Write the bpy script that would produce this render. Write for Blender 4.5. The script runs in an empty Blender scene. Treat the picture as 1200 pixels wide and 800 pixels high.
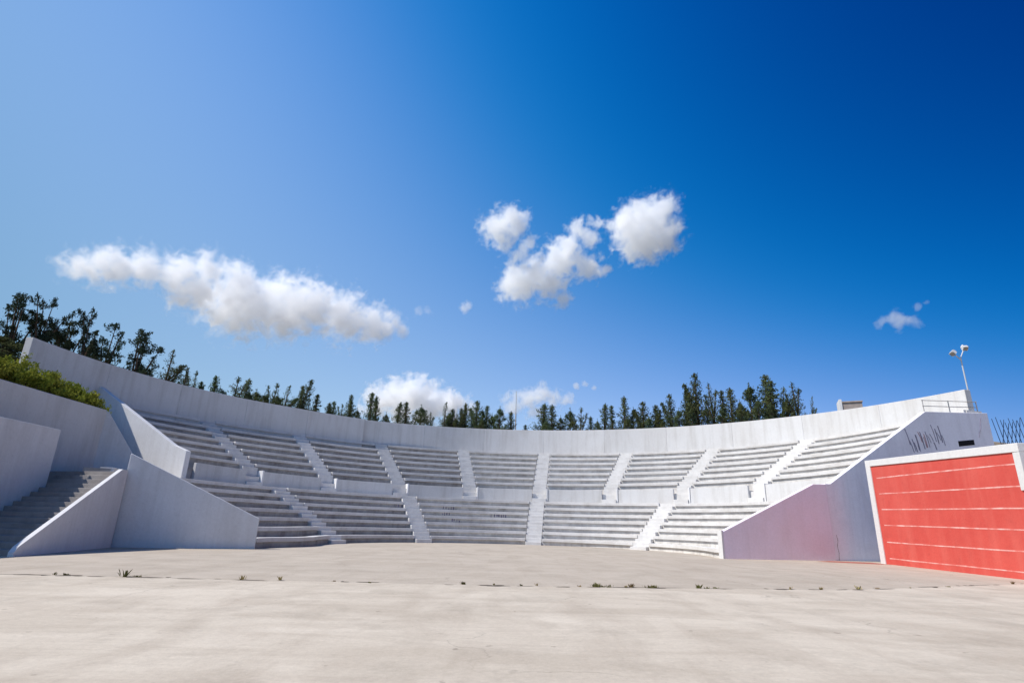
import bpy, bmesh, math, random
from math import sin, cos, radians, degrees, hypot, atan2, pi
from mathutils import Vector, Matrix, noise

random.seed(7)
scene = bpy.context.scene
COL = scene.collection

# ------------------------------------------------------------------ camera
CAM_Z = 1.28
F_PX, PITCH, ROLL = 661.8, radians(17.955), radians(1.652)
cd = bpy.data.cameras.new('camera')
cd.sensor_width = 36.0
cd.lens = F_PX * 36.0 / 1200.0
cd.clip_start, cd.clip_end = 0.1, 20000.0
cam = bpy.data.objects.new('camera', cd)
COL.objects.link(cam)
cam.matrix_world = (Matrix.Translation((0, 0, CAM_Z)) @ Matrix.Rotation(pi / 2 + PITCH, 4, 'X')
                    @ Matrix.Rotation(ROLL, 4, 'Z'))
scene.camera = cam


def ray(px, py):
    """direction (x, y, z) of a point of the 1200x800 photograph"""
    u2, v2 = px - 600, 400 - py
    u = u2 * cos(ROLL) - v2 * sin(ROLL)
    v = u2 * sin(ROLL) + v2 * cos(ROLL)
    return Vector((u, F_PX * cos(PITCH) - v * sin(PITCH), v * cos(PITCH) + F_PX * sin(PITCH)))


# ------------------------------------------------------------------ helpers
def tag(o, label=None, cat=None, group=None, kind=None):
    if label: o['label'] = label
    if cat: o['category'] = cat
    if group: o['group'] = group
    if kind: o['kind'] = kind
    return o


def thing(name, label, cat, loc=(0, 0, 0), group=None):
    o = bpy.data.objects.new(name, None)
    o.empty_display_size = 0.3
    o.location = loc
    COL.objects.link(o)
    return tag(o, label, cat, group)


def wloc(o):
    v = Vector((0, 0, 0))
    while o is not None:
        v += Vector(o.location); o = o.parent
    return v


class MB:
    """collects geometry in world coordinates; build() links it as one mesh object"""
    def __init__(self): self.v, self.f, self.mi = [], [], []

    def add(self, vs, fs, mi=0):
        n = len(self.v)
        self.v += [tuple(p) for p in vs]
        self.f += [tuple(i + n for i in f) for f in fs]
        self.mi += [mi] * len(fs)

    def hexa(self, b, t, mi=0):
        """four bottom points, four top points, both counter-clockwise from above"""
        self.add(list(b) + list(t), [(3, 2, 1, 0), (4, 5, 6, 7), (0, 1, 5, 4), (1, 2, 6, 5), (2, 3, 7, 6), (3, 0, 4, 7)], mi)

    def box(self, c, s, rz=0.0, mi=0):
        x, y, z = (q / 2 for q in s)
        ca, sa = cos(rz), sin(rz)
        pts = [(-x, -y), (x, -y), (x, y), (-x, y)]
        pts = [(c[0] + a * ca - b * sa, c[1] + a * sa + b * ca) for a, b in pts]
        self.hexa([(a, b, c[2] - z) for a, b in pts], [(a, b, c[2] + z) for a, b in pts], mi)

    def slab(self, prof, p0, d, th, mi=0):
        """upright slab: profile (s, z) polygon in the plane through p0 along d, thickened by th along the left normal"""
        n = (-d[1], d[0])
        a = [(p0[0] + d[0] * s, p0[1] + d[1] * s, z) for s, z in prof]
        b = [(x + n[0] * th, y + n[1] * th, z) for x, y, z in a]
        k = len(prof)
        fs = [tuple(range(k)), tuple(range(2 * k - 1, k - 1, -1))]
        fs += [(i, i + k, (i + 1) % k + k, (i + 1) % k) for i in range(k)]
        self.add(a + b, fs, mi)

    def arc(self, ri, ro, z0, z1, a0, a1, n=8, mi=0):
        """curved block; ri, ro, z0, z1 are functions of azimuth (radians)"""
        vs, fs = [], []
        for i in range(n + 1):
            a = a0 + (a1 - a0) * i / n
            for r, z in ((ri(a), z0(a)), (ro(a), z0(a)), (ro(a), z1(a)), (ri(a), z1(a))):
                vs.append(pol(r, a, z))
        for i in range(n):
            q = 4 * i
            for k in range(4):
                fs.append((q + k, q + (k + 1) % 4, q + 4 + (k + 1) % 4, q + 4 + k))
        fs += [(3, 2, 1, 0), (4 * n, 4 * n + 1, 4 * n + 2, 4 * n + 3)]
        self.add(vs, fs, mi)

    def tube(self, p0, p1, r0, r1=None, n=8, mi=0):
        r1 = r0 if r1 is None else r1
        p0, p1 = Vector(p0), Vector(p1)
        d = (p1 - p0).normalized()
        a = d.orthogonal().normalized(); b = d.cross(a)
        vs = []
        for p, r in ((p0, r0), (p1, r1)):
            for k in range(n):
                t = 2 * pi * k / n
                vs.append(p + (a * cos(t) + b * sin(t)) * r)
        fs = [(k, (k + 1) % n, n + (k + 1) % n, n + k) for k in range(n)]
        fs += [tuple(range(n - 1, -1, -1)), tuple(range(n, 2 * n))]
        self.add(vs, fs, mi)

    def build(self, name, mats, parent=None, smooth=False, bevel=0.0, recalc=True):
        off = wloc(parent) if parent else Vector((0, 0, 0))
        me = bpy.data.meshes.new(name)
        me.from_pydata([tuple(Vector(p) - off) for p in self.v], [], self.f)
        if not isinstance(mats, (list, tuple)): mats = [mats]
        for m in mats: me.materials.append(m)
        me.polygons.foreach_set('material_index', self.mi)
        if recalc:
            bm = bmesh.new(); bm.from_mesh(me)
            bmesh.ops.recalc_face_normals(bm, faces=bm.faces)
            bm.to_mesh(me); bm.free()
        if smooth: me.polygons.foreach_set('use_smooth', [True] * len(me.polygons))
        me.update()
        o = bpy.data.objects.new(name, me)
        COL.objects.link(o)
        if parent: o.parent = parent
        if bevel:
            b = o.modifiers.new('edge', 'BEVEL'); b.width = bevel; b.segments = 2; b.limit_method = 'ANGLE'
            b.angle_limit = radians(40)
        return o


# ------------------------------------------------------------------ materials
class NT:
    def __init__(self, name):
        self.m = bpy.data.materials.new(name); self.m.use_nodes = True
        self.t = self.m.node_tree; self.t.nodes.clear()
        self.out = self.n('ShaderNodeOutputMaterial')

    def n(self, ty, **kw):
        o = self.t.nodes.new(ty)
        for k, v in kw.items():
            if k in o.inputs: o.inputs[k].default_value = v
            else: setattr(o, k, v)
        return o

    def l(self, a, b): self.t.links.new(a, b)

    def math(self, op, a, b=0.0, clamp=False):
        o = self.n('ShaderNodeMath'); o.operation = op; o.use_clamp = clamp
        for i, q in enumerate((a, b)):
            if isinstance(q, (int, float)): o.inputs[i].default_value = q
            else: self.l(q, o.inputs[i])
        return o.outputs[0]

    def pos(self, scale=(1, 1, 1)):
        g = self.n('ShaderNodeNewGeometry')
        mp = self.n('ShaderNodeMapping'); mp.inputs['Scale'].default_value = scale
        self.l(g.outputs['Position'], mp.inputs['Vector'])
        return mp.outputs[0]

    def noise(self, scale, detail=5, rough=0.6, vec=None, lo=0.35, hi=0.65, dist=0.0):
        o = self.n('ShaderNodeTexNoise')
        o.inputs['Scale'].default_value = scale; o.inputs['Detail'].default_value = detail
        o.inputs['Roughness'].default_value = rough; o.inputs['Distortion'].default_value = dist
        self.l(vec if vec else self.pos(), o.inputs['Vector'])
        r = self.n('ShaderNodeMapRange'); r.clamp = True
        r.inputs['From Min'].default_value = lo; r.inputs['From Max'].default_value = hi
        self.l(o.outputs['Fac'], r.inputs['Value'])
        return r.outputs[0]

    def mix(self, fac, a, b, blend='MIX'):
        o = self.n('ShaderNodeMix'); o.data_type = 'RGBA'; o.blend_type = blend
        for i, q in ((0, fac), (6, a), (7, b)):
            if isinstance(q, (int, float)): o.inputs[i].default_value = q
            elif isinstance(q, tuple): o.inputs[i].default_value = (*q, 1)[:4]
            else: self.l(q, o.inputs[i])
        return o.outputs[2]

    def finish(self, col, rough=0.85, bump=None, bstr=0.2, bdist=0.02, spec=0.25, metal=0.0):
        p = self.n('ShaderNodeBsdfPrincipled')
        if isinstance(col, tuple): p.inputs['Base Color'].default_value = (*col, 1)
        else: self.l(col, p.inputs['Base Color'])
        p.inputs['Roughness'].default_value = rough
        p.inputs['Specular IOR Level'].default_value = spec
        p.inputs['Metallic'].default_value = metal
        if bump is not None:
            b = self.n('ShaderNodeBump'); b.inputs['Strength'].default_value = bstr; b.inputs['Distance'].default_value = bdist
            self.l(bump, b.inputs['Height']); self.l(b.outputs[0], p.inputs['Normal'])
        self.l(p.outputs[0], self.out.inputs['Surface'])
        return self.m


def paint(name, base, dirt=(0.42, 0.38, 0.33), amount=0.35, streak=0.3, scale=0.5, bstr=0.25):
    """lime-washed masonry: blotches, rain streaks, specks, trowel bumps"""
    t = NT(name)
    blot = t.noise(scale, 6, 0.65, lo=0.42, hi=0.75)
    st = t.noise(1.0, 6, 0.6, vec=t.pos((2.4, 2.4, 0.22)), lo=0.48, hi=0.8)
    fine = t.noise(9.0, 6, 0.75, lo=0.3, hi=0.7)
    speck = t.noise(22.0, 2, 0.5, lo=0.68, hi=0.76)
    rnd = t.n('ShaderNodeObjectInfo').outputs['Random']
    c = t.mix(t.math('MULTIPLY', blot, amount), base, dirt)
    c = t.mix(t.math('MULTIPLY', st, streak), c, tuple(q * 0.8 for q in dirt))
    c = t.mix(t.math('MULTIPLY', speck, 0.35), c, (0.2, 0.18, 0.16))
    hs = t.n('ShaderNodeHueSaturation')
    t.l(t.math('ADD', t.math('MULTIPLY', fine, 0.10), t.math('ADD', t.math('MULTIPLY', rnd, 0.11), 0.87)), hs.inputs['Value'])
    t.l(c, hs.inputs['Color'])
    return t.finish(hs.outputs[0], 0.9, fine, bstr, 0.015, 0.2)


M = {}
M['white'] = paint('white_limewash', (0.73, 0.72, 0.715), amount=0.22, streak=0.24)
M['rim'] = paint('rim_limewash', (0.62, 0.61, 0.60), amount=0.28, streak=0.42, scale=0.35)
M['bench'] = paint('bench_paint', (0.66, 0.64, 0.62), amount=0.55, streak=0.15, scale=1.1)
M['riser_shade_grime'] = paint('shade_grime_riser', (0.44, 0.42, 0.405), dirt=(0.16, 0.14, 0.13), amount=0.75, streak=0.45, scale=1.0)  # darker riser copy for the shaded left wedges, grime and scuffs included
M['riser_part_shade_grime'] = paint('part_shade_grime_riser', (0.55, 0.53, 0.505), dirt=(0.20, 0.18, 0.16), amount=0.7, streak=0.4, scale=1.0)  # in-between copy easing the painted shade towards the clean risers
M['riser'] = paint('riser_concrete', (0.67, 0.645, 0.615), dirt=(0.26, 0.23, 0.21), amount=0.6, streak=0.35, scale=1.2)
M['stair'] = paint('stair_paint', (0.70, 0.68, 0.655), dirt=(0.36, 0.33, 0.30), amount=0.35, streak=0.15, scale=1.5)
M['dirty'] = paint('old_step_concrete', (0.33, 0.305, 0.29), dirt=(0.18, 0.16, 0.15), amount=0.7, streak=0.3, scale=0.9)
M['mauve'] = paint('mauve_limewash', (0.86, 0.77, 0.84), dirt=(0.80, 0.68, 0.69), amount=0.55, streak=0.3, scale=0.45)
M['wing'] = paint('lilac_limewash', (0.86, 0.82, 0.86), dirt=(0.45, 0.40, 0.42), amount=0.3, streak=0.25, scale=0.5)
M['hut'] = paint('bare_render', (0.42, 0.35, 0.31), dirt=(0.2, 0.17, 0.15), amount=0.6, streak=0.3, scale=2)
M['border'] = paint('border_paint', (0.66, 0.65, 0.635), amount=0.12, streak=0.15)


def red_mat():
    t = NT('red_paint')
    blot = t.noise(0.5, 6, 0.65, lo=0.35, hi=0.7)
    st = t.noise(1.0, 6, 0.6, vec=t.pos((1.6, 1.6, 0.2)), lo=0.45, hi=0.8)
    fine = t.noise(7, 6, 0.7)
    speck = t.noise(14.0, 3, 0.5, lo=0.66, hi=0.74)
    c = t.mix(blot, (0.60, 0.092, 0.07), (0.52, 0.066, 0.05))
    c = t.mix(t.math('MULTIPLY', st, 0.55), c, (0.64, 0.15, 0.115))
    low_ = t.noise(2.2, 6, 0.7, lo=0.55, hi=0.75)
    c = t.mix(t.math('MULTIPLY', low_, 0.35), c, (0.42, 0.06, 0.05))
    c = t.mix(t.math('MULTIPLY', speck, 0.35), c, (0.38, 0.05, 0.04))
    return t.finish(c, 0.8, fine, 0.3, 0.015, 0.25)


def pinstripe_mat():
    t = NT('worn_white_line')
    worn = t.noise(1.6, 5, 0.7, lo=0.38, hi=0.66)
    c = t.mix(worn, (0.64, 0.17, 0.14), (0.76, 0.48, 0.43))
    return t.finish(c, 0.85)


M['red'] = red_mat()
M['line'] = pinstripe_mat()


def concrete(name, a, b, pale, brown, grey):
    """trowelled, weathered slab: sweeping float marks, patches, stains, hairline cracks and grit"""
    t = NT(name)
    big = t.noise(0.16, 5, 0.6, lo=0.3, hi=0.7)
    sweep = t.noise(1.0, 7, 0.66, vec=t.pos((0.22, 0.9, 1)), lo=0.38, hi=0.68, dist=0.8)
    sweep2 = t.noise(1.0, 6, 0.62, vec=t.pos((1.1, 0.32, 1)), lo=0.46, hi=0.74, dist=0.6)
    blot = t.noise(0.7, 7, 0.72, lo=0.50, hi=0.70, dist=0.3)
    patch = t.noise(0.32, 4, 0.55, lo=0.52, hi=0.57)
    fine = t.noise(14, 6, 0.8, lo=0.3, hi=0.7)
    speck = t.noise(4.5, 3, 0.5, lo=0.69, hi=0.735)
    vo = t.n('ShaderNodeTexVoronoi'); vo.feature = 'DISTANCE_TO_EDGE'; vo.inputs['Scale'].default_value = 0.28
    dn = t.n('ShaderNodeTexNoise'); dn.inputs['Scale'].default_value = 1.3; dn.inputs['Detail'].default_value = 5
    t.l(t.pos(), dn.inputs['Vector'])
    ad = t.n('ShaderNodeVectorMath', operation='ADD'); t.l(t.pos(), ad.inputs[0]); t.l(dn.outputs['Color'], ad.inputs[1]); t.l(ad.outputs[0], vo.inputs['Vector'])
    crack = t.n('ShaderNodeMapRange'); crack.clamp = True
    for k, v in (('From Min', 0.0), ('From Max', 0.006), ('To Min', 1.0), ('To Max', 0.0)): crack.inputs[k].default_value = v
    t.l(vo.outputs['Distance'], crack.inputs['Value'])
    gate = t.noise(0.25, 3, 0.5, lo=0.5, hi=0.62)
    c = t.mix(big, a, b)
    c = t.mix(t.math('MULTIPLY', patch, 0.30), c, pale)
    c = t.mix(t.math('MULTIPLY', sweep, 0.75), c, pale)
    c = t.mix(t.math('MULTIPLY', sweep2, 0.50), c, brown)
    c = t.mix(t.math('MULTIPLY', blot, 0.42), c, grey)
    c = t.mix(t.math('MULTIPLY', t.math('MULTIPLY', crack.outputs[0], gate), 0.45), c, tuple(q * 0.5 for q in grey))
    c = t.mix(t.math('MULTIPLY', speck, 0.45), c, (0.16, 0.13, 0.10))
    grit = t.noise(40, 3, 0.6, lo=0.60, hi=0.70)
    grit2 = t.noise(33, 3, 0.6, lo=0.62, hi=0.72)
    c = t.mix(t.math('MULTIPLY', grit, 0.30), c, grey)
    c = t.mix(t.math('MULTIPLY', grit2, 0.30), c, pale)
    hs = t.n('ShaderNodeHueSaturation')
    t.l(t.math('ADD', t.math('MULTIPLY', fine, 0.20), 0.90), hs.inputs['Value']); t.l(c, hs.inputs['Color'])
    return t.finish(hs.outputs[0], 0.9, fine, 0.3, 0.01, 0.2)


def floor_mat(): return concrete('stage_concrete', (0.505, 0.432, 0.343), (0.44, 0.375, 0.295), (0.64, 0.562, 0.458), (0.345, 0.28, 0.215), (0.30, 0.255, 0.20))
def apron_mat(): return concrete('apron_concrete', (0.45, 0.382, 0.305), (0.395, 0.335, 0.268), (0.51, 0.44, 0.356), (0.335, 0.275, 0.21), (0.30, 0.255, 0.20))


def simple(name, col, rough=0.7, metal=0.0, var=0.25, scale=6.0):
    t = NT(name)
    f = t.noise(scale, 4, 0.6)
    return t.finish(t.mix(f, col, tuple(q * (1 - var) for q in col)), rough, metal=metal)


def leaf_mat(name, dark, light, tip):
    t = NT(name)
    f = t.noise(2.2, 4, 0.6, lo=0.3, hi=0.7)
    f2 = t.noise(0.9, 3, 0.5, lo=0.45, hi=0.75)
    rnd = t.n('ShaderNodeObjectInfo').outputs['Random']
    c = t.mix(f, dark, light)
    c = t.mix(t.math('MULTIPLY', f2, 0.6), c, tip)
    hs = t.n('ShaderNodeHueSaturation')
    t.l(t.math('ADD', t.math('MULTIPLY', rnd, 0.5), 0.75), hs.inputs['Value'])
    t.l(t.math('ADD', t.math('MULTIPLY', rnd, 0.03), 0.485), hs.inputs['Hue'])
    t.l(c, hs.inputs['Color'])
    d = t.n('ShaderNodeBsdfDiffuse'); tr = t.n('ShaderNodeBsdfTranslucent')
    t.l(hs.outputs[0], d.inputs['Color']); t.l(hs.outputs[0], tr.inputs['Color'])
    mx = t.n('ShaderNodeMixShader'); mx.inputs[0].default_value = 0.25
    t.l(d.outputs[0], mx.inputs[1]); t.l(tr.outputs[0], mx.inputs[2])
    t.l(mx.outputs[0], t.out.inputs['Surface'])
    return t.m


M['floor'] = floor_mat(); M['apron'] = apron_mat()
M['earth'] = simple('dry_earth', (0.32, 0.26, 0.19), 0.95, var=0.5, scale=0.8)
M['drygrass'] = leaf_mat('dry_grass', (0.30, 0.22, 0.10), (0.40, 0.30, 0.15), (0.22, 0.20, 0.07))
M['needle'] = leaf_mat('conifer_needles', (0.055, 0.085, 0.048), (0.12, 0.15, 0.07), (0.20, 0.195, 0.06))
M['pine'] = leaf_mat('pine_needles', (0.022, 0.038, 0.030), (0.050, 0.072, 0.042), (0.080, 0.085, 0.04))
M['shrub'] = leaf_mat('shrub_leaves', (0.12, 0.16, 0.025), (0.28, 0.31, 0.045), (0.42, 0.37, 0.07))
M['weed'] = leaf_mat('weed_blades', (0.09, 0.10, 0.03), (0.18, 0.16, 0.06), (0.24, 0.18, 0.08))
M['bark'] = simple('bark', (0.13, 0.09, 0.065), 0.95, var=0.5, scale=5)
M['metal'] = simple('galvanised_steel', (0.62, 0.63, 0.64), 0.45, 0.35, 0.2)
M['rail'] = simple('rail_paint', (0.50, 0.47, 0.45), 0.6, 0.2, 0.3)
M['darkmetal'] = simple('dark_bar_paint', (0.035, 0.06, 0.12), 0.6, 0.2, 0.3)
M['lamp'] = simple('lamp_housing', (0.75, 0.74, 0.72), 0.4, 0.2, 0.15)
M['lens'] = simple('lamp_glass', (0.35, 0.32, 0.28), 0.12, 0.0, 0.1)
M['black'] = simple('dark_opening', (0.012, 0.012, 0.014), 0.9)
M['ink'] = simple('graffiti_ink', (0.27, 0.25, 0.33), 0.8, var=0.5)
M['inkred'] = simple('graffiti_red', (0.46, 0.26, 0.28), 0.8, var=0.4)
M['joint'] = simple('joint_dirt', (0.19, 0.155, 0.12), 0.95, var=0.5, scale=3)
M['redspill'] = simple('red_floor_paint', (0.45, 0.16, 0.12), 0.9, var=0.45, scale=2.5)

# ------------------------------------------------------------------ theatre plan
CX, CY = 0.356, 27.68
R1, RP, R2, R2L = 18.05, 19.87, 27.64, 26.34
D = radians


def pol(r, a, z): return (CX + r * sin(a), CY + r * cos(a), z)
def clampa(a): return max(-1.50, min(1.42, a))
def sm(x, lo, hi):
    t = max(0.0, min(1.0, (x - lo) / (hi - lo))); return t * t * (3 - 2 * t)
def z1(a): a = clampa(a); return 0.0588 * a**3 + 0.0376 * a * a - 0.0978 * a + 3.0354
def zp(a): a = clampa(a); return 0.0151 * a**3 + 0.1816 * a * a + 0.0374 * a + 4.0553
def z2(a): a = clampa(a); return 0.189 * a**3 + 0.1652 * a * a - 0.1 * a + 7.8798
def z3(a): a = clampa(a); return -0.1294 * a**3 - 0.0731 * a * a + 0.1144 * a + 10.119
def r0(a): return max(10.3, 13.9 - 2.0 * a * a) + 1.05 * sm(-a, D(82), D(99))
def r2(a): return R2L + (R2 - 0.3 - R2L) * sm(a, D(-46), D(-26)) + 0.15


NROW = 7
def lr(k): return lambda a: r0(a) + (R1 - r0(a)) * k / NROW
def lz(k, dz=0.0): return lambda a: z1(a) * k / NROW + dz
def ur(k): return lambda a: RP + (r2(a) - RP) * k / (NROW + 0.15)
def uz(k, dz=0.0): return lambda a: zp(a) + (z2(a) - zp(a)) * k / NROW + dz
def off(f, d): return lambda a: f(a) + d
def const(c): return lambda a: c


AL, PHI0 = D(16.2615), D(-58.68)
aisles = [PHI0 + k * AL for k in range(8)]
HALF = 0.56                               # half width of a stair aisle in metres

# side walls of the seating: plan lines
LA, LB = (-10.68, 25.62), (-15.62, 23.79)          # left low flank wall
RA = (10.58, 29.02); RDIR = (0.9745, 0.2242)
n_ = hypot(*RDIR); RDIR = (RDIR[0] / n_, RDIR[1] / n_)


def hit_line(r, p, d):
    """azimuth where the circle of radius r meets the ray p + t d (t > 0 branch)"""
    px, py = p[0] - CX, p[1] - CY
    b = px * d[0] + py * d[1]; c = px * px + py * py - r * r
    disc = max(b * b - c, 0.0)
    t = -b + math.sqrt(disc)
    return atan2(px + d[0] * t, py + d[1] * t)


LD = (LB[0] - LA[0], LB[1] - LA[1]); n_ = hypot(*LD); LD = (LD[0] / n_, LD[1] / n_)
def az_right(r): return hit_line(r, (RA[0], RA[1] + 0.17), RDIR)
def az_left_low(r): return hit_line(r, (LA[0], LA[1] + 0.17), LD)
AZ_LEFT_UP = D(-75.3)

# ------------------------------------------------------------------ seating
low = thing('lower_seating', 'lower bank of worn white bench rows curving around the stage floor', 'seating', pol(15, 0, 0))
upp = thing('upper_seating', 'upper bank of white bench rows between the parapet band and the rim wall', 'seating', pol(23, 0, 4))


def wedge(parent, tier, a0, a1, left_edge, right_edge):
    """one seating block between two aisles: stepped base + seven bench slabs"""
    lower = tier == 'low'
    rr = lr if lower else ur
    zz = lz if lower else uz
    ks = range(0, NROW) if lower else range(1, NROW + 1)
    base = MB()

    def limits(r):
        l = a0(r) if callable(a0) else a0 + (HALF + 0.003) / r * left_edge
        h = a1(r) if callable(a1) else a1 - (HALF + 0.003) / r * right_edge
        return l, h

    am = 0.5 * (sum(limits(16.0 if lower else 23.0)))
    rows = []
    for k in ks:
        rk = rr(k)
        top = zz(k + 1 if lower else k)
        rmid = rk(am)
        l, h = limits(rmid)
        bot = const(-0.1) if lower else const(3.2)
        nxt = rr(k + 1)
        last = (k == ks[-1])
        base.arc(rk, off(nxt, -0.003 if not last else 0.02), bot, off(top, -0.05), l, h, 12)
        top = off(top, random.uniform(-.012, .012))
        sl = MB()
        sl.arc(off(rk, -0.12), off(rk, 0.40), off(top, -0.185), top, l + 0.002, h - 0.002, 14)
        rows.append(sl)
    if not lower:        # foot level behind the parapet
        l, h = limits(21.0)
        base.arc(off(const(RP), 0.22), off(ur(1), -0.003), const(3.2), off(zp, -0.32), l, h, 10)
    w = base.build('seating_wedge', M['riser_shade_grime' if am < D(-14) else 'riser_part_shade_grime' if am < D(0) else 'riser'], parent)  # left wedges: shade put into the riser colour, on top of grime
    for sl in rows:
        sl.build('bench_row', M['bench'], w, bevel=0.012)
    return w


def stairway(parent, tier, a):
    lower = tier == 'low'
    rr, zz = (lr, lz) if lower else (ur, uz)
    m = MB()
    w = lambda r: HALF / r
    if lower:
        for k in range(0, NROW):
            rk, rn = rr(k)(a), rr(k + 1)(a)
            zt, zb = zz(k + 1)(a), zz(k)(a)
            md = (rk + rn) / 2
            jit = random.uniform(-.02, .02)
            m.arc(const(rk - 0.42), const(rk - 0.003), const(-0.1), const((zt + zb) / 2 + jit), a - w(rk), a + w(rk), 2)
            m.arc(const(rk), const(rn - 0.425 if k < NROW - 1 else rn), const(-0.1), const(zt), a - w(md), a + w(md), 2)
    else:
        nst = 3
        zl, zh = z1(a), zp(a)
        d = 0.36
        for i in range(nst):      # flight cut through the parapet
            m.arc(const(RP - 0.15 + i * d), const(RP - 0.15 + (i + 1) * d - 0.003 if i < nst - 1 else rr(1)(a) - 0.42), const(zl - 0.5),
                  const(zl + (zh - zl) * (i + 1) / nst), a - w(RP), a + w(RP), 2)
        for k in range(1, NROW + 1):
            rk, rn = rr(k)(a), rr(k + 1)(a)
            zt, zb = zz(k)(a), zz(k - 1)(a)
            md = (rk + rn) / 2
            jit = random.uniform(-.02, .02)
            m.arc(const(rk - 0.415), const(rk - 0.003), const(3.2), const((zt + zb) / 2 + jit), a - w(rk), a + w(rk), 2)
            m.arc(const(rk), const(rn - 0.42 if k < NROW else rn - .17), const(3.2), const(zt), a - w(md), a + w(md), 2)
    s = m.build('stairway', M['stair'], parent, bevel=0.012)
    return s


full = [0, 2, 4, 6]
edges = [az_left_low] + [aisles[k] for k in full] + [az_right]
for i in range(5):
    wedge(low, 'low', edges[i], edges[i + 1], 1, 1)
for k in full: stairway(low, 'low', aisles[k])
uedges = [AZ_LEFT_UP] + aisles + [az_right]
for i in range(9):
    wedge(upp, 'up', (lambda r: AZ_LEFT_UP) if i == 0 else uedges[i], uedges[i + 1], 1, 1)
for k in range(8): stairway(upp, 'up', aisles[k])
# dark scrawls on the riser faces of the lower bank
rg = random.Random(21)
for az_, k_, n_m in ((-17.6, 5, 5), (-18.4, 4, 4), (-5.4, 4, 7), (-4.0, 4, 5), (-16.2, 3, 4), (-30.5, 5, 4)):
    gm_ = MB()
    for j in range(n_m):
        a = D(az_) + j * 0.011 + rg.uniform(-.003, .003)
        rk = lr(k_)(a); zb = lz(k_)(a) + rg.uniform(.02, .1); zt = zb + rg.uniform(.12, .24); wd = rg.uniform(.03, .10) / rk
        gm_.arc(const(rk - 0.009), const(rk - 0.003), const(zb), const(zt), a, a + wd, 1)
    gm_.build('graffiti_marking', M['ink'], low)
# parapet band in front of the upper bank, one panel between every two aisles
for i in range(9):
    l = (AZ_LEFT_UP + 0.075) if i == 0 else aisles[i - 1] + (HALF + 0.16) / RP
    h = az_right(RP) if i == 8 else aisles[i] - (HALF + 0.02) / RP
    m = MB(); m.arc(const(RP), const(RP + 0.2), off(z1, -0.3), zp, l, h, 14)
    m.build('parapet_panel', M['rim'], upp, bevel=0.015)
    if i > 0:      # short upright cheek beside each gap
        a = aisles[i - 1] + (HALF + 0.08) / RP
        c = MB(); c.arc(const(RP - 0.05), const(RP + 0.75), off(z1, -0.3), off(zp, 0.06), a - 0.003, a + 0.003, 1)
        c.build('gap_cheek', M['white'], upp, bevel=0.01)

# walkway between the two banks and the landing at its left end
m = MB(); m.arc(off(const(R1), 0.03), off(const(RP), -0.003), const(2.0), off(z1, -0.03), az_left_low(R1) * 0.9, az_right(R1 + .8), 40)
tag(m.build('walkway', M['riser']), kind='structure')
m = MB()
lp = [(-18.3, 24.15), (-15.55, 23.60), (-15.75, 24.4), (-17.2, 27.0), (-17.7, 32.9), (-19.3, 33.6), (-20.0, 29.5), (-20.0, 24.4)]
m.add([(x, y, 2.0) for x, y in lp] + [(x, y, 2.86) for x, y in lp],
      [tuple(range(7, -1, -1)), tuple(range(8, 16))] + [(i, (i + 1) % 8, 8 + (i + 1) % 8, 8 + i) for i in range(8)])
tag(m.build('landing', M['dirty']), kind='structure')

# ------------------------------------------------------------------ rim walls
STEP_AZ = D(-29.9)


def rim(name, label, a0, a1, shift, panels):
    t = thing(name, label, 'wall', pol(r2((a0 + a1) / 2), (a0 + a1) / 2, 7.0))
    for i in range(panels):
        b0 = a0 + (a1 - a0) * i / panels + (0.0001 if i else 0)
        b1 = a0 + (a1 - a0) * (i + 1) / panels - 0.0001
        m = MB(); m.arc(off(r2, shift), off(r2, shift + 0.42), const(4.0), z3, b0, b1, 16)
        m.build('wall_panel', M['rim'], t, bevel=0.02)
    return t


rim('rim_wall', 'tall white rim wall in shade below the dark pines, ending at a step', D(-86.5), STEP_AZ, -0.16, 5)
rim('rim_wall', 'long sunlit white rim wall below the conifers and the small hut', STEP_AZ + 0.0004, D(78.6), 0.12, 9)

# ------------------------------------------------------------------ left side walls
m = MB()
L = hypot(LB[0] - LA[0], LB[1] - LA[1])
m.slab([(0, -0.2), (0, 1.24), (L, 3.66), (L, -0.2)], LA, LD, -0.34)
tag(m.build('flank_wall', M['white'], bevel=0.02), 'white sloping end wall of the lower seats, beside the left staircase', 'wall')

pa, pb = pol(19.9, AZ_LEFT_UP, 0), pol(26.45, AZ_LEFT_UP, 0)
dd = (pb[0] - pa[0], pb[1] - pa[1]); L2 = hypot(*dd); dd = (dd[0] / L2, dd[1] / L2)
m = MB()
m.slab([(-0.95, 2.6), (-0.95, 4.72), (0, 5.05), (L2 + 0.05, 8.75), (L2 + 0.05, 2.6)], pa, dd, 0.34)
tag(m.build('sloping_parapet', M['white'], bevel=0.02), 'bright white parapet climbing beside the upper seats next to the shrubs', 'parapet')

# staircase on the far left
st = thing('staircase', 'grimy concrete staircase half in shadow climbing to the left landing', 'staircase', (-17, 20.5, 0))
SU = Vector((-0.198, 0.980)).normalized(); SN = Vector((-SU.y, SU.x))       # up the flight, to its left
S0 = Vector((-14.30, 17.75)); SL = Vector((-0.965, 0.262))              # along the steps
NST, RUN, TOP = 16, 5.80, 2.86
m = MB()
for i in range(NST):
    s0, s1 = RUN * i / NST, RUN * (i + 1) / NST
    zt = TOP * (i + 1) / NST
    q = [S0 + SU * s0 + SN * 0.16, S0 + SU * (s1 - .002 if i < NST - 1 else s1 + 0.2) + SN * 0.16]
    b = [q[0], q[1], q[1] + SL * 3.4, q[0] + SL * 3.4]
    m.hexa([(p.x, p.y, -0.1) for p in b], [(p.x, p.y, zt) for p in b])
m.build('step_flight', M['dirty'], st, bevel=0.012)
m = MB()
sd = (SU.x, SU.y)
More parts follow.
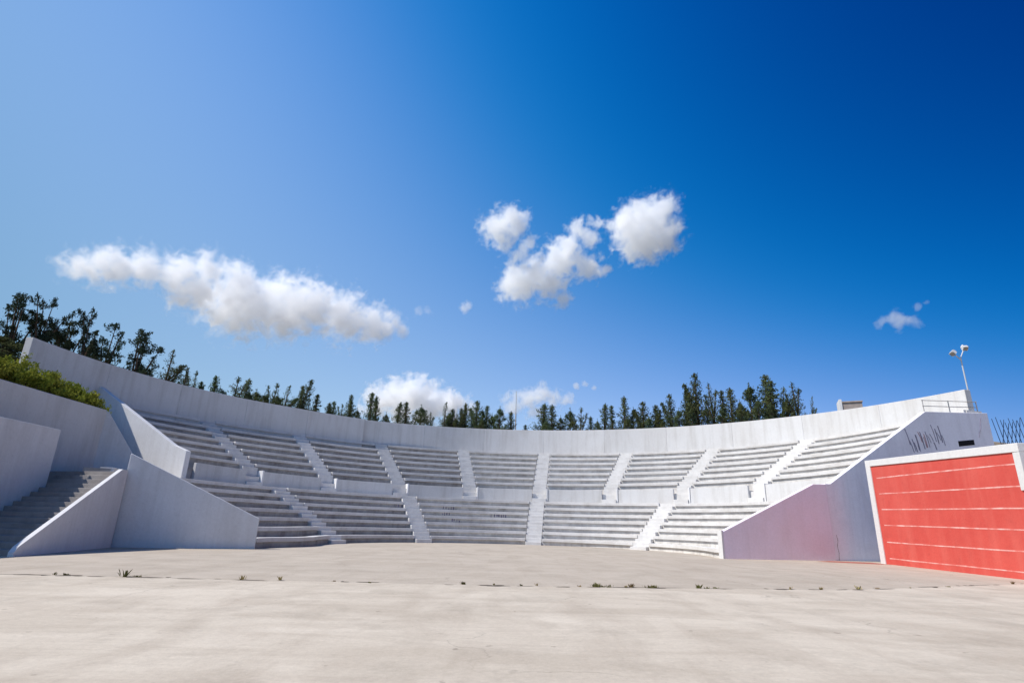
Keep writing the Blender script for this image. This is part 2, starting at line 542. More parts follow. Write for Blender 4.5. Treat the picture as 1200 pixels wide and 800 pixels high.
prof = [(-0.15, -0.1), (-0.15, 0.12)]
prof += [(0.0, 0.27), (RUN - 0.25, TOP + 0.10), (RUN + 0.25, TOP + 0.10), (RUN + 0.25, -0.1)]
m.slab(prof, (S0.x, S0.y), sd, 0.15)
m.build('stringer', M['white'], st)

m = MB()
m.slab([(0, -0.2), (0, 4.38), (9.0, 4.38), (9.0, -0.2)], (-18.20, 22.66), (0.03, -0.9995), 0.34)
tag(m.build('stair_parapet', M['white'], bevel=0.02), 'low white parapet wall along the left side of the shaded staircase', 'parapet')
m = MB()
m.slab([(0, -0.2), (0, 6.09), (18.0, 6.16), (18.0, -0.2)], (-19.80, 27.63), (0.0, -1.0), -0.4)
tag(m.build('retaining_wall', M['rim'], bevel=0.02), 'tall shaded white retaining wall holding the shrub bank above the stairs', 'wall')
m = MB()
m.slab([(-0.41, 2.0), (-0.41, 6.02), (0.08, 6.02), (1.42, 4.14), (2.3, 2.9), (2.3, 2.0)], (-19.79, 27.64), (0.849, 0.528), 0.35)
tag(m.build('corner_wall', M['rim'], bevel=0.02), 'dark shaded wall sloping down in the corner behind the staircase landing', 'wall')

# ------------------------------------------------------------------ right side walls
def on_r(s): return (RA[0] + RDIR[0] * s, RA[1] + RDIR[1] * s)
def sx(x): return (x - RA[0]) / RDIR[0]
m = MB()
m.slab([(0, -0.2), (0, 1.25), (sx(15.96), 3.73), (sx(16.72), 3.76), (sx(16.72), -0.2)], RA, RDIR, 0.34)
fw = tag(m.build('flank_wall', M['mauve'], bevel=0.02), 'mauve sloping end wall of the lower seats, left of the red wall', 'wall')
m = MB()      # white lit end strip
m.slab([(-0.10, -0.1), (-0.10, 1.30), (-0.004, 1.30), (-0.004, -0.1)], (RA[0], RA[1]), RDIR, 0.36)
m.build('end_face', M['border'], fw)

wing = thing('wing_wall', 'tall lilac shaded wall with graffiti and a dark opening above the red wall', 'wall', (22, 31.7, 0))
m = MB()
W0 = on_r(0); nrm = (-RDIR[1], RDIR[0])
W0 = (W0[0] + nrm[0] * 0.05, W0[1] + nrm[1] * 0.05)
m.slab([(sx(16.73), -0.2), (sx(16.73), 3.79), (sx(17.04), 3.80), (sx(24.05), 8.17), (sx(28.55), 8.40), (sx(28.55), -0.2)], W0, RDIR, 0.36)
m.build('wall_panel', M['wing'], wing, bevel=0.02)


def on_wing(s, z, out=0.0): return (W0[0] + RDIR[0] * s - nrm[0] * out, W0[1] + RDIR[1] * s - nrm[1] * out, z)


m = MB(); m.slab([(0, 6.27), (0, 6.58), (1.18, 6.73), (1.18, 6.43)], on_wing(sx(25.95), 0, 0.006), RDIR, 0.02)
m.build('vent_opening', M['black'], wing)
# graffiti: leaning brush strokes on the wall face
rg = random.Random(5)
m = MB()
for i in range(19):
    s = sx(22.55) + i * 0.138 + rg.uniform(-.06, .06)
    zb = 5.72 + rg.uniform(0, 0.6) + i * 0.02; h = rg.uniform(0.4, 1.0)
    lean = rg.uniform(0.10, 0.20); wd = rg.uniform(0.03, 0.065)
    pr = [(s, zb), (s - lean * 0.4, zb + h * 0.55), (s - lean, zb + h), (s - lean + wd, zb + h), (s - lean * .4 + wd, zb + h * .55), (s + wd, zb)]
    m.slab(pr, on_wing(0, 0, 0.007 + 0.0004 * i), RDIR, 0.006, 1 if i in (6, 8, 9) else 0)
m.build('graffiti_marking', [M['ink'], M['inkred']], wing)
# cable down the wall and a crack near its foot
m = MB()
m.tube(on_wing(sx(27.95), 8.1, .02), on_wing(sx(27.75), 7.4, .02), 0.02); m.tube(on_wing(sx(27.75), 7.4, .02), on_wing(sx(27.5), 6.9, .02), 0.02)
m.build('cable', M['ink'], wing)
m = MB()
cr = [(16.96, 1.25), (17.0, 0.95), (16.93, 0.7), (16.97, 0.35), (16.92, 0.03)]
for (xa, za), (xb, zb) in zip(cr, cr[1:]):
    m.slab([(sx(xa), za), (sx(xb), zb), (sx(xb) + 0.022, zb), (sx(xa) + 0.012, za)], on_wing(0, 0, 0.006), RDIR, 0.004)
m.build('crack', M['joint'], wing)

# handrail on top of the wing wall
rl = thing('railing', 'thin pale handrail on top of the lilac wing wall', 'railing', (26, 32.7, 8.3))
def rail_pt(x, z): return on_wing(sx(x), z, -0.18)
def wtop(x): return 8.17 + (x - 24.05) / 4.5 * 0.23
for x in (24.2, 26.05, 28.1):
    m = MB(); m.tube(rail_pt(x, wtop(x) - .02), rail_pt(x, wtop(x) + 0.74), 0.028); m.build('post', M['rail'], rl)
for h in (0.36, 0.70):
    m = MB(); m.tube(rail_pt(24.15, wtop(24.15) + h), rail_pt(28.15, wtop(28.15) + h), 0.022); m.build('rail', M['rail'], rl)

# red stage wall
red = thing('red_wall', 'red painted stage wall with white border and thin white lines', 'wall', (17.7, 24, 0))
P0, P1 = Vector((18.04, 28.88)), Vector((17.32, 19.2))       # far end, near end of the tall part
rd = (P1 - P0); RL = rd.length; rd = (rd.x / RL, rd.y / RL)
# left normal of rd points away from the stage when walking towards the camera
def top_z(s): return 4.84 - 0.045 * s
BW = 0.40
m = MB(); TH = 0.36
m.slab([(BW, -0.2), (BW, top_z(BW) - 0.30), (RL - 0.3, top_z(RL - .3) - 0.30), (RL - 0.3, 2.84), (RL + 8, 2.78), (RL + 8, -0.2)], (P0.x, P0.y), rd, TH)
pan = m.build('red_panel', M['red'], red)
nr = (-rd[1], rd[0])
Pb = (P0.x - nr[0] * 0.05, P0.y - nr[1] * 0.05)
m = MB(); m.slab([(0, -0.2), (0, top_z(0)), (BW - .003, top_z(BW)), (BW - .003, -0.2)], Pb, rd, TH + 0.1); m.build('border', M['border'], red, bevel=0.015)
m = MB(); m.slab([(BW, top_z(BW) - 0.297), (BW, top_z(BW)), (RL, top_z(RL)), (RL, top_z(RL) - 0.297)], Pb, rd, TH + 0.1); m.build('border', M['border'], red, bevel=0.015)
m = MB(); m.slab([(RL - 0.297, 2.845), (RL - 0.297, top_z(RL) - .30), (RL, top_z(RL) - .30), (RL, 2.845)], Pb, rd, TH + 0.1); m.build('border', M['border'], red, bevel=0.015)
rg = random.Random(11)
for zl in (0.26, 0.99, 1.76, 2.48, 3.2, 3.94):
    m = MB()
    up, dn = [], []
    smax = RL - 0.34 if zl > 2.7 else RL + 7.5
    nseg = 26
    for i in range(nseg + 1):
        s = BW + 0.35 + (smax - BW - 0.35) * i / nseg
        zz = zl - 0.022 * s * (1 if zl > 2 else zl / 2) + 0.009 * noise.noise((s * 0.5, zl * 5, 0)) + 0.004 * rg.uniform(-1, 1)
        w = 0.022 + 0.008 * rg.random()
        up.append((s, zz + w)); dn.append((s, zz - w * 0.8))
    m.slab(up + dn[::-1], (P0.x - nr[0] * 0.004, P0.y - nr[1] * 0.004), rd, 0.012)
    m.build('line', M['line'], pan)

# ------------------------------------------------------------------ hut, floodlight, fence, mast
def hill(x, y):
    rx, ry = x - CX, y - CY
    r, a = hypot(rx, ry), degrees(atan2(rx, ry))
    h = 8.25 - 8.25 * sm(r, 60, 130)
    side = sm(a, -140, -112) * (1 - sm(a, 80, 92))
    h *= side
    h *= 1 - 0.97 * sm(a, 69, 76)
    if a < -84: h = min(h, 5.8 + max(0.0, (-20.4 - x)) * 0.34)
    return h


m = MB()
ht = thing('utility_hut', 'small bare masonry hut poking above the rim wall on the right', 'hut', (26.6, 43.4, 8.2))
hz = -0.42
c = Vector((26.75, 43.5))
m.box((c.x, c.y, 9.5), (1.35, 1.5, 3.0), hz); m.build('walls', M['hut'], ht, bevel=0.01)
m = MB()
m.box((c.x - cos(hz) * 0.78, c.y - sin(hz) * 0.78, 9.62), (0.2, 1.62, 3.3), hz); m.build('side_wall', M['white'], ht, bevel=0.01)
m = MB(); m.box((c.x + .02, c.y, 11.06), (1.40, 1.66, 0.1), hz); m.build('roof', M['hut'], ht)

fl = thing('floodlight', 'twin-headed floodlight pole behind the right end of the rim wall', 'floodlight', (30.02, 36.0, 0))
m = MB(); m.tube((30.02, 36, -0.2), (30.02, 36, 12.75), 0.06, 0.042, 10); m.build('pole', M['metal'], fl, smooth=False)
m = MB(); m.tube((30.02, 36, 12.55), (29.66, 35.95, 12.88), 0.035); m.tube((30.02, 36, 12.70), (30.30, 35.98, 13.22), 0.035)
m.build('arm', M['metal'], fl)
for (hx, hy, hz_, ax) in ((29.54, 35.93, 13.04, Vector((-0.75, -0.45, -0.75))), (30.40, 35.98, 13.44, Vector((-0.2, -0.75, -0.75)))):
    ax.normalize(); c0 = Vector((hx, hy, hz_))
    m = MB()
    m.tube(c0 + ax * 0.20, c0 - ax * 0.02, 0.21, 0.20, 4); m.tube(c0 - ax * 0.02, c0 - ax * 0.24, 0.20, 0.10, 4)
    hd = m.build('lamp_head', M['lamp'], fl)
    m = MB(); m.tube(c0 + ax * 0.205, c0 + ax * 0.222, 0.18, 0.18, 4); m.build('lens', M['lens'], hd)

fe = thing('bar_fence', 'dark crisscross bar fence against the sky right of the lilac wall', 'fence', (34, 38.5, 0))
m = MB()
FX0, FX1, FY = 33.6, 40.5, 38.5
for k in range(4):
    x = FX0 + (FX1 - FX0) * k / 3
    pm = MB(); pm.tube((x, FY, -0.2), (x, FY, 9.05), 0.05); 
    if x > 35.0: pm.build('post', M['darkmetal'], fe)
rg = random.Random(3)
for k in range(24):
    x = FX0 + k * 0.29
    for ln in (0.55, -0.32):
        m.tube((x, FY + (0.02 if ln > 0 else -0.02), 7.0 + rg.uniform(0, .1)), (x + ln, FY + (0.02 if ln > 0 else -0.02), 9.1 + rg.uniform(-.25, .25)), 0.028, 0.02, 6)
m.build('bar_panel', M['darkmetal'], fe)
m = MB(); m.tube((FX0, FY - .05, 7.05), (FX1, FY - .05, 7.05), 0.03); m.build('rail', M['darkmetal'], fe)

ms = thing('mast', 'thin bare antenna mast standing among the conifers', 'mast', (0.72, 68.0, 7.8))
m = MB(); m.tube((0.72, 68, 7.6), (0.72, 68, 14.2), 0.09, 0.07); m.build('pole', M['rail'], ms)
m = MB(); m.tube((0.72, 68, 14.2), (0.72, 68, 16.9), 0.045, 0.03); m.build('whip', M['rail'], ms)

# ------------------------------------------------------------------ ground
m = MB()
n = 48
m.add([(0, 0, -0.06)] + [(4000 * cos(2 * pi * i / n), 4000 * sin(2 * pi * i / n), -0.06) for i in range(n)],
      [(0, i + 1, (i + 1) % n + 1) for i in range(n)])
tag(m.build('ground', M['earth']), kind='structure')

# the stage floor in two pours: pale slab in front, duller apron towards the seats, an arc joint between
JP = [(-60, 4.2), (-30, 9.6), (-15, 12.5), (-9.0, 13.0), (0.15, 13.5), (8, 14.7), (15.7, 18.4), (17.3, 19.5), (22, 23.0), (60, 45)]
def joint_y(x):
    for (xa, ya), (xb, yb) in zip(JP, JP[1:]):
        if xa <= x <= xb:
            t = (x - xa) / (xb - xa); return ya + (yb - ya) * t
    return JP[0][1] if x < JP[0][0] else JP[-1][1]
xs = [-60 + i for i in range(121)]
m = MB(); m.add([(x, -40, 0) for x in xs] + [(x, joint_y(x) - 0.004, 0) for x in xs], [(i, i + 1, 122 + i, 121 + i) for i in range(120)])
tag(m.build('stage_floor', M['floor']), kind='structure')
m = MB(); m.add([(x, joint_y(x) + 0.004, 0.0) for x in xs] + [(x, 62, 0.0) for x in xs], [(i, i + 1, 122 + i, 121 + i) for i in range(120)])
tag(m.build('stage_apron', M['apron']), kind='structure')
m = MB(); m.add([(x, joint_y(x) - 0.03, -0.012) for x in xs] + [(x, joint_y(x) + 0.03, -0.012) for x in xs], [(i, i + 1, 122 + i, 121 + i) for i in range(120)])
tag(m.build('floor_joint', M['joint']), kind='structure')
m = MB()   # red paint worn into the floor at the foot of the walls
q = [(14.9, 28.9), (17.8, 27.8), (17.98, 29.6), (16.1, 30.0)]
m.add([(x, y, 0.004) for x, y in q], [(0, 1, 2, 3)])
tag(m.build('floor_paint', M['redspill']), kind='structure')
# hillside round the back of the theatre
m = MB()
radii = [27.7, 28.5, 30, 32, 34, 37, 40, 45, 52, 60, 70, 82, 96, 112, 132]
azs = [D(-138 + i * 2.0) for i in range(117)]
vs = []
for r in radii:
    for a in azs:
        x, y, _ = pol(r, a, 0)
        z = hill(x, y)
        z += 0.18 * noise.noise((x * 0.3, y * 0.3, 1.0)) * min(1, z / 2) - 0.03
        if x > -20.3 and degrees(a) < -84: z = min(z, -0.1)
        vs.append((x, y, z))
na = len(azs)
m.add(vs, [(i * na + j, i * na + j + 1, (i + 1) * na + j + 1, (i + 1) * na + j) for i in range(len(radii) - 1) for j in range(na - 1)])
tag(m.build('hillside', M['earth'], smooth=True), kind='structure')
# soil bank between the retaining wall and the end of the upper seats
m = MB()
c0 = [(-20.05, 10.5, 5.9), (-20.05, 19, 5.9), (-20.05, 24, 5.9), (-20.0, 27.75, 5.6), (-20.4, 29.5, 4.0), (-20.7, 33.2, 2.8)]
c1 = [(-23.0, 10.5, 6.4), (-23.0, 19, 6.6), (-22.6, 24, 6.7), (-22.2, 28.8, 6.2), (-22.6, 31.0, 5.6), (-22.8, 33.9, 5.4)]
c2 = [(-33, 11.5, 7.5), (-31, 20, 8.0), (-29, 26, 8.2), (-26.9, 30.4, 8.2), (-26.2, 33.2, 8.1), (-25.6, 34.4, 7.9)]
allr = []
for A, B in ((c0, c1), (c1, c2)):
    for k in range(4):
        t = k / 4
        allr.append([tuple(a_ + (b_ - a_) * t for a_, b_ in zip(p, q)) for p, q in zip(A, B)])
allr.append(c2)
vs = [p for r in allr for p in r]
nc = len(c0)
m.add(vs, [(i * nc + j, i * nc + j + 1, (i + 1) * nc + j + 1, (i + 1) * nc + j) for i in range(len(allr) - 1) for j in range(nc - 1)])
tag(m.build('soil_bank', M['earth'], smooth=True), kind='structure')

# ------------------------------------------------------------------ foliage
def leaf(m, c, s, rg, up=0.0):
    """one small leaf spray: a bent quad, randomly turned"""
    d = Vector((rg.gauss(0, 1), rg.gauss(0, 1), rg.gauss(0, 1) + up)).normalized()
    a = d.orthogonal().normalized()
    a.rotate(Matrix.Rotation(rg.uniform(0, 6.28), 3, d))
    L_, W_ = s * rg.uniform(.8, 1.5), s * rg.uniform(.28, .5)
    c = Vector(c)
    m.add([c - d * L_ * .5, c + a * W_ * .5, c + d * L_ * .5, c - a * W_ * .5], [(0, 1, 2, 3)])


def spray(m, p, d, ln, rad, n, s, rg):
    """a branch tip: leaves round a short axis"""
    d = Vector(d).normalized()
    for _ in range(n):
        t = rg.random()
        q = Vector(p) + d * ln * t
        r = rad * (1 - 0.65 * t)
        q += Vector((rg.gauss(0, .5), rg.gauss(0, .5), rg.gauss(0, .5))) * r
        leaf(m, q, s, rg, up=1.2)


def spire(seed, H=6.0, R=0.85, gaps=0.1, dens=1.0, branches=150, leaders=1):
    """cypress-like spire: many thin rising branches all the way up, feathery ragged outline"""
    rg = random.Random(seed)
    cr, tr = MB(), MB()
    stems = [(Vector((0, 0, 0)), Vector((rg.gauss(0, .08), rg.gauss(0, .08), H * .985)), R, branches)]
    for _ in range(leaders - 1):
        a = rg.uniform(0, 6.28); z = H * rg.uniform(.3, .5)
        stems.append((Vector((0, 0, z)), Vector((cos(a) * R * .75, sin(a) * R * .75, H * rg.uniform(.75, .93))), R * .55, branches // 2))
    for b, tp, R_, nb in stems:
        L_ = (tp - b).length; ax = (tp - b).normalized()
        tr.tube(b, b + ax * L_ * .6, 0.12 * R_ / R, 0.06 * R_ / R, 7); tr.tube(b + ax * L_ * .6, tp, 0.06 * R_ / R, 0.012, 6)
        ph = rg.uniform(0, 6)
        for i in range(nb):
            t = 0.05 + 0.93 * (i + rg.random()) / nb
            if rg.random() < gaps: continue
            a = i * 2.4 + rg.uniform(-.6, .6)
            lump = 1 + .28 * sin(t * 17 + ph + 1.3 * sin(a)) + .18 * sin(t * 41 + 2 * a)
            r = R_ * ((1 - t) ** .85 * lump * rg.uniform(.55, 1.25) + 0.05)
            p = b + ax * L_ * t - Vector((0, 0, r * .35))
            d = Vector((cos(a), sin(a), rg.uniform(.7, 1.7)))
            e = p + d * r / 1.15
            tr.tube(p, e, 0.016, 0.006, 4)
            n = int(dens * (9 + 22 * r))
            for _ in range(n):
                u = rg.random() ** .8
                q = p.lerp(e, .15 + .9 * u) + Vector((rg.gauss(0, 1), rg.gauss(0, 1), rg.gauss(0, 1))) * (.05 + .10 * r * (1.1 - u))
                leaf(cr, q, .13, rg, up=1.6)
        for _ in range(26):
            leaf(cr, tp - ax * rg.uniform(-.05, .5) + Vector((rg.gauss(0, .03), rg.gauss(0, .03), 0)), .13, rg, up=3)
    return tr, cr


def forked(seed, H=6.0, R=1.3):
    """sparse pine with several rising limbs, each ending in a few ragged clumps"""
    rg = random.Random(seed)
    cr, tr = MB(), MB()
    tr.tube((0, 0, 0), (0, 0, H * .55), 0.15, 0.10, 7)
    limbs = rg.randint(6, 8)
    for i in range(limbs):
        a = i * 2.4 + rg.uniform(-.6, .6)
        z0_ = H * rg.uniform(.22, .55)
        tip = Vector((cos(a) * R * rg.uniform(.35, 1.05), sin(a) * R * rg.uniform(.35, 1.05), H * rg.uniform(.60, 1.0)))
        if i == 0: tip = Vector((rg.gauss(0, .15), rg.gauss(0, .15), H * .98))
        mid = Vector((tip.x * .55, tip.y * .55, z0_ + (tip.z - z0_) * .5))
        tr.tube((0, 0, z0_), mid, 0.07, 0.05, 6); tr.tube(mid, tip, 0.05, 0.015, 5)
        for k in range(rg.randint(5, 8)):
            t = rg.uniform(.25, 1.0)
            q = Vector((0, 0, z0_)).lerp(mid, t * 2) if t < .5 else mid.lerp(tip, t * 2 - 1)
            b = rg.uniform(0, 6.28); ln = rg.uniform(.25, .6)
            e = Vector((cos(b), sin(b), rg.uniform(.2, 1.1))) * ln
            tr.tube(q, q + e, 0.018, 0.007, 4)
            spray(cr, q + e * .3, e, ln * .9, .26, 54, 0.15, rg)
        spray(cr, tip - Vector((0, 0, .15)), tip - mid, .45, .24, 64, 0.15, rg)
    for _ in range(9):
        a = rg.uniform(0, 6.28); r = R * rg.uniform(.2, .8)
        spray(cr, (cos(a) * r, sin(a) * r, H * rg.uniform(.25, .55)), (cos(a), sin(a), .6), .6, .4, 60, .18, rg)
    return tr, cr


def bushy(seed, H=6.0, R=1.5):
    rg = random.Random(seed)
    cr, tr = MB(), MB()
    tr.tube((0, 0, 0), (0, 0, H * .8), 0.16, 0.04, 7)
    for i in range(52):
        t = rg.random() ** .8
        a = rg.uniform(0, 6.28)
        prof = (1 - t) ** .55 * (0.7 + .4 * rg.random())
        r = R * prof
        p = Vector((0, 0, H * (.15 + .72 * t)))
        e = p + Vector((cos(a) * r, sin(a) * r, r * .5 + .15))
        tr.tube(p, e, 0.03, 0.01, 4)
        spray(cr, p.lerp(e, .4), e - p, r * .75 + .1, .34, 56, .18, rg)
    spray(cr, (0, 0, H * .86), (0, 0, 1), H * .13, 0.18, 40, .16, rg)
    return tr, cr


protos = {}
def proto(key):
    """build the meshes of one tree form once; copies share them"""
    if key not in protos:
        form, seed = key
        tr, cr = {'spire': lambda: spire(seed, R=0.95, leaders=1 + seed % 2), 'slim': lambda: spire(seed, R=0.62, gaps=.05, branches=130),
                  'ragged': lambda: spire(seed, R=1.2, gaps=.42, dens=0.95, branches=95, leaders=3), 'forked': lambda: forked(seed),
                  'bushy': lambda: bushy(seed)}[form]()
        ms_ = M['pine'] if form == 'forked' else M['needle']
        out = []
        for nm, mb, mt in (('trunk', tr, M['bark']), ('crown', cr, ms_)):
            me = bpy.data.meshes.new(nm)
            me.from_pydata([tuple(p) for p in mb.v], [], mb.f); me.materials.append(mt); me.update()
            out.append((nm, me))
        protos[key] = out
    return protos[key]


WIDTH = {'spire': 1.5, 'slim': 1.0, 'ragged': 2.0, 'forked': 2.4, 'bushy': 2.7}
# (top x, top y in the photograph, width in photo pixels, form, metres beyond the wall, lean)
TREES = [
    (-6, 368, 30, 'forked', 4.0, 0), (8, 392, 44, 'bushy', 3.0, 0), (30, 352, 34, 'forked', 5.0, 0), (57, 352, 34, 'forked', 4.2, .06), (86, 367, 32, 'forked', 5.2, 0),
    (108, 364, 26, 'forked', 4.0, .04), (133, 381, 38, 'forked', 5.5, 0), (165, 393, 36, 'forked', 4.4, .12), (178, 421, 16, 'ragged', 6, 0),
    (200, 409, 17, 'ragged', 4.6, .05), (219, 430, 17, 'ragged', 5, 0), (230, 434, 11, 'ragged', 6.5, .05), (238, 446, 7, 'slim', 6, 0), (257, 440, 11, 'slim', 5, 0),
    (277, 441, 19, 'ragged', 4.2, 0), (287, 442, 12, 'spire', 6, .08), (301, 455, 22, 'bushy', 5, 0), (319, 448, 16, 'ragged', 6, .12), (333, 450, 15, 'ragged', 4.5, .1),
    (349, 440, 11, 'spire', 5, .22), (364, 466, 12, 'ragged', 5, 0), (371, 461, 9, 'slim', 6.5, .06), (384, 471, 9, 'spire', 5, 0), (391, 469, 10, 'spire', 6, 0),
    (402, 473, 10, 'ragged', 4.5, 0), (411, 461, 10, 'spire', 6, 0), (419, 477, 11, 'bushy', 5, 0),
    (436, 459, 10, 'slim', 4.2, .04), (444, 464, 9, 'slim', 5.5, 0), (453, 482, 10, 'bushy', 5, 0), (465, 471, 11, 'spire', 4.6, .05), (478, 470, 9, 'slim', 5.2, 0),
    (494, 473, 19, 'bushy', 4.4, 0), (508, 482, 10, 'ragged', 6, -.08), (520, 470, 12, 'ragged', 4.8, .05), (530, 478, 11, 'spire', 5.5, 0), (540, 477, 10, 'spire', 4.4, 0),
    (546, 472, 9, 'slim', 6, .04), (559, 468, 13, 'spire', 4.4, 0), (569, 474, 12, 'spire', 5.6, 0), (577, 483, 10, 'bushy', 6, 0), (586, 475, 17, 'bushy', 4.4, 0),
    (599, 481, 10, 'spire', 5, 0),
    (617, 497, 6, 'slim', 5, 0), (634, 472, 15, 'spire', 4.6, 0), (647, 473, 13, 'spire', 5.6, 0), (657, 486, 11, 'bushy', 4.4, 0), (668, 477, 16, 'bushy', 5.4, 0), (679, 477, 14, 'ragged', 4.5, 0),
    (692, 487, 9, 'spire', 4.4, 0), (706, 472, 11, 'spire', 5.2, 0), (718, 474, 8, 'slim', 4.6, 0), (731, 463, 12, 'spire', 5, 0), (742, 476, 11, 'bushy', 5.8, 0),
    (753, 469, 13, 'spire', 4.4, 0), (767, 473, 14, 'spire', 5.4, 0), (776, 487, 10, 'bushy', 4.6, 0), (787, 460, 11, 'spire', 4.4, -.04), (802, 457, 12, 'spire', 5.2, 0),
    (814, 435, 14, 'spire', 4.6, 0), (827, 472, 11, 'bushy', 5.6, 0), (837, 447, 16, 'ragged', 4.6, -.1), (847, 456, 9, 'slim', 5.8, 0), (855, 453, 14, 'spire', 4.5, 0),
    (866, 467, 11, 'bushy', 5.8, 0), (877, 447, 20, 'bushy', 4.6, 0), (894, 437, 19, 'spire', 5.2, 0), (907, 452, 16, 'ragged', 6, .1), (921, 464, 13, 'bushy', 4.8, 0),
    (933, 446, 17, 'ragged', 5.4, -.08), (945, 463, 6, 'ragged', 6.2, .1)]
ORD = ['', 'first', 'second', 'third', 'fourth', 'fifth', 'sixth', 'seventh', 'eighth', 'ninth', 'tenth', 'eleventh', 'twelfth',
       'thirteenth', 'fourteenth', 'fifteenth', 'sixteenth', 'seventeenth', 'eighteenth', 'nineteenth', 'twentieth']
LOOK = {'spire': 'pointed dark green conifer', 'slim': 'slim dark cypress', 'ragged': 'ragged open conifer', 'forked': 'dark forked pine',
        'bushy': 'bushy evergreen'}
CATS = {'spire': 'conifer', 'slim': 'cypress', 'ragged': 'conifer', 'forked': 'pine', 'bushy': 'evergreen'}
NAMES = {'spire': 'conifer_tree', 'slim': 'cypress_tree', 'ragged': 'conifer_tree', 'forked': 'pine_tree', 'bushy': 'evergreen_tree'}
TREES += [(795, 477, 13, 'bushy', 3.4, 0), (810, 474, 12, 'bushy', 3.6, 0), (845, 476, 14, 'bushy', 3.4, 0), (868, 470, 14, 'bushy', 3.3, 0), (887, 465, 13, 'bushy', 3.5, 0),
          (903, 470, 13, 'bushy', 3.3, 0), (760, 486, 12, 'bushy', 3.4, 0), (735, 487, 10, 'bushy', 3.4, 0), (700, 490, 9, 'bushy', 3.4, 0), (640, 490, 12, 'bushy', 3.4, 0),
          (565, 488, 11, 'bushy', 3.3, 0), (535, 488, 9, 'bushy', 3.4, 0), (293, 456, 12, 'bushy', 3.6, 0), (311, 459, 13, 'bushy', 3.4, 0), (326, 460, 13, 'bushy', 3.6, 0)]
TREES.sort()
lefts = [t for t in TREES if t[0] < 230]
mids = [t for t in TREES if 230 <= t[0] < 425]
cl = [t for t in TREES if 425 <= t[0] < 603]
cr_ = [t for t in TREES if 603 <= t[0] < 780]
rt = [t for t in TREES if t[0] >= 780]


def tree_label(t):
    lk = LOOK[t[3]]
    if t in lefts: return f'{lk}, {ORD[lefts.index(t) + 1]} tree from the left edge above the shaded rim wall'
    if t in mids: return f'{lk}, {ORD[len(mids) - mids.index(t)]} tree left of the step in the rim wall'
    if t in cl: return f'{lk}, {ORD[len(cl) - cl.index(t)]} tree to the left of the thin mast'
    if t in cr_: return f'{lk}, {ORD[cr_.index(t) + 1]} tree to the right of the thin mast'
    return f'{lk}, {ORD[len(rt) - rt.index(t)]} tree to the left of the masonry hut'


def ray_ring(px, py, r):
    """where the sight line of a photo point passes the cylinder of radius r round the theatre (far side)"""
    d = ray(px, py); k = d.x / d.y
    A = 1 + k * k; B = -2 * (k * CX + CY); C_ = CX * CX + CY * CY - r * r
    y = (-B + math.sqrt(B * B - 4 * A * C_)) / (2 * A)
    return Vector((k * y, y, CAM_Z + d.z / d.y * y))


for i, t in enumerate(TREES):
    px, py, wd, form, beyond, lean = t
    p = ray_ring(px, py, 27.9 + beyond)
    zb = hill(p.x, p.y) - 0.12
    H = p.z - zb
    dist = hypot(p.x, p.y)
    W = wd / F_PX * dist * {'forked': 1.05, 'bushy': 1.5, 'ragged': 1.9}.get(form, 2.2)
    o = thing(NAMES[form], tree_label(t), CATS[form], (p.x, p.y, zb), 'trees along the rim wall')
    o.rotation_euler = (0, lean, random.uniform(-.4, .4))
    s = W / WIDTH[form]
    key = (form, {'spire': (1, 2, 3, 4), 'slim': (11, 12), 'ragged': (21, 22, 23, 24), 'forked': (31, 32, 33, 34, 35), 'bushy': (41, 42, 43)}[form][i % {'spire': 4, 'slim': 2, 'ragged': 4, 'forked': 5, 'bushy': 3}[form]])
    o.scale = (s, s, H / 6.0)
    for nm, me in proto(key):
        c = bpy.data.objects.new(nm, me); COL.objects.link(c); c.parent = o

# shrubs on the bank at the far left
def shrub(label, c, rx, ry, h, seed, nb):
    o = thing('shrub', label, 'shrub', c, 'shrubs on the bank')
    rg = random.Random(seed)
    cr, st_ = MB(), MB()
    for _ in range(nb):
        a = rg.uniform(0, 6.28); q = math.sqrt(rg.random())
        x, y = cos(a) * q * rx, sin(a) * q * ry
        z = h * (1 - q * q * .75) * rg.uniform(.45, 1.0)
        b = Vector((c[0] + x * .55, c[1] + y * .55, c[2])); e = Vector((c[0] + x, c[1] + y, c[2] + z))
        st_.tube(b, e, .02, .008, 4)
        spray(cr, e - Vector((0, 0, .12)), e - b, .35, .34, 60, .15, rg)
    st_.build('stems', M['bark'], o, recalc=False); cr.build('foliage', M['shrub'], o, recalc=False)


shrub('bright green shrub at the left edge above the retaining wall', (-21.7, 21.2, 6.15), 1.5, 2.3, 1.35, 71, 150)
shrub('middle green shrub on the bank, brownish underneath, above the retaining wall', (-21.6, 24.1, 6.15), 1.4, 2.0, 1.45, 72, 140)
shrub('low olive shrub nearest the bright sloping parapet', (-21.4, 26.9, 6.1), 1.25, 1.7, 1.0, 73, 100)
rg = random.Random(9)
m = MB()
for _ in range(1500):
    y = rg.uniform(24.5, 28.6); x = -20.15 - rg.random() * 1.6
    if y > 27.5: x = -20.3 - rg.random() * 1.5
    z = 5.85 - max(0, y - 27.8) * .3 + (-20.1 - x) * .25
    leaf(m, (x, y, z + rg.uniform(0, .22)), .17, rg, up=2.0)
tag(m.build('dry_grass', M['drygrass'], recalc=False), 'straw coloured dry grass at the end of the shrub bank', 'grass', kind='stuff')

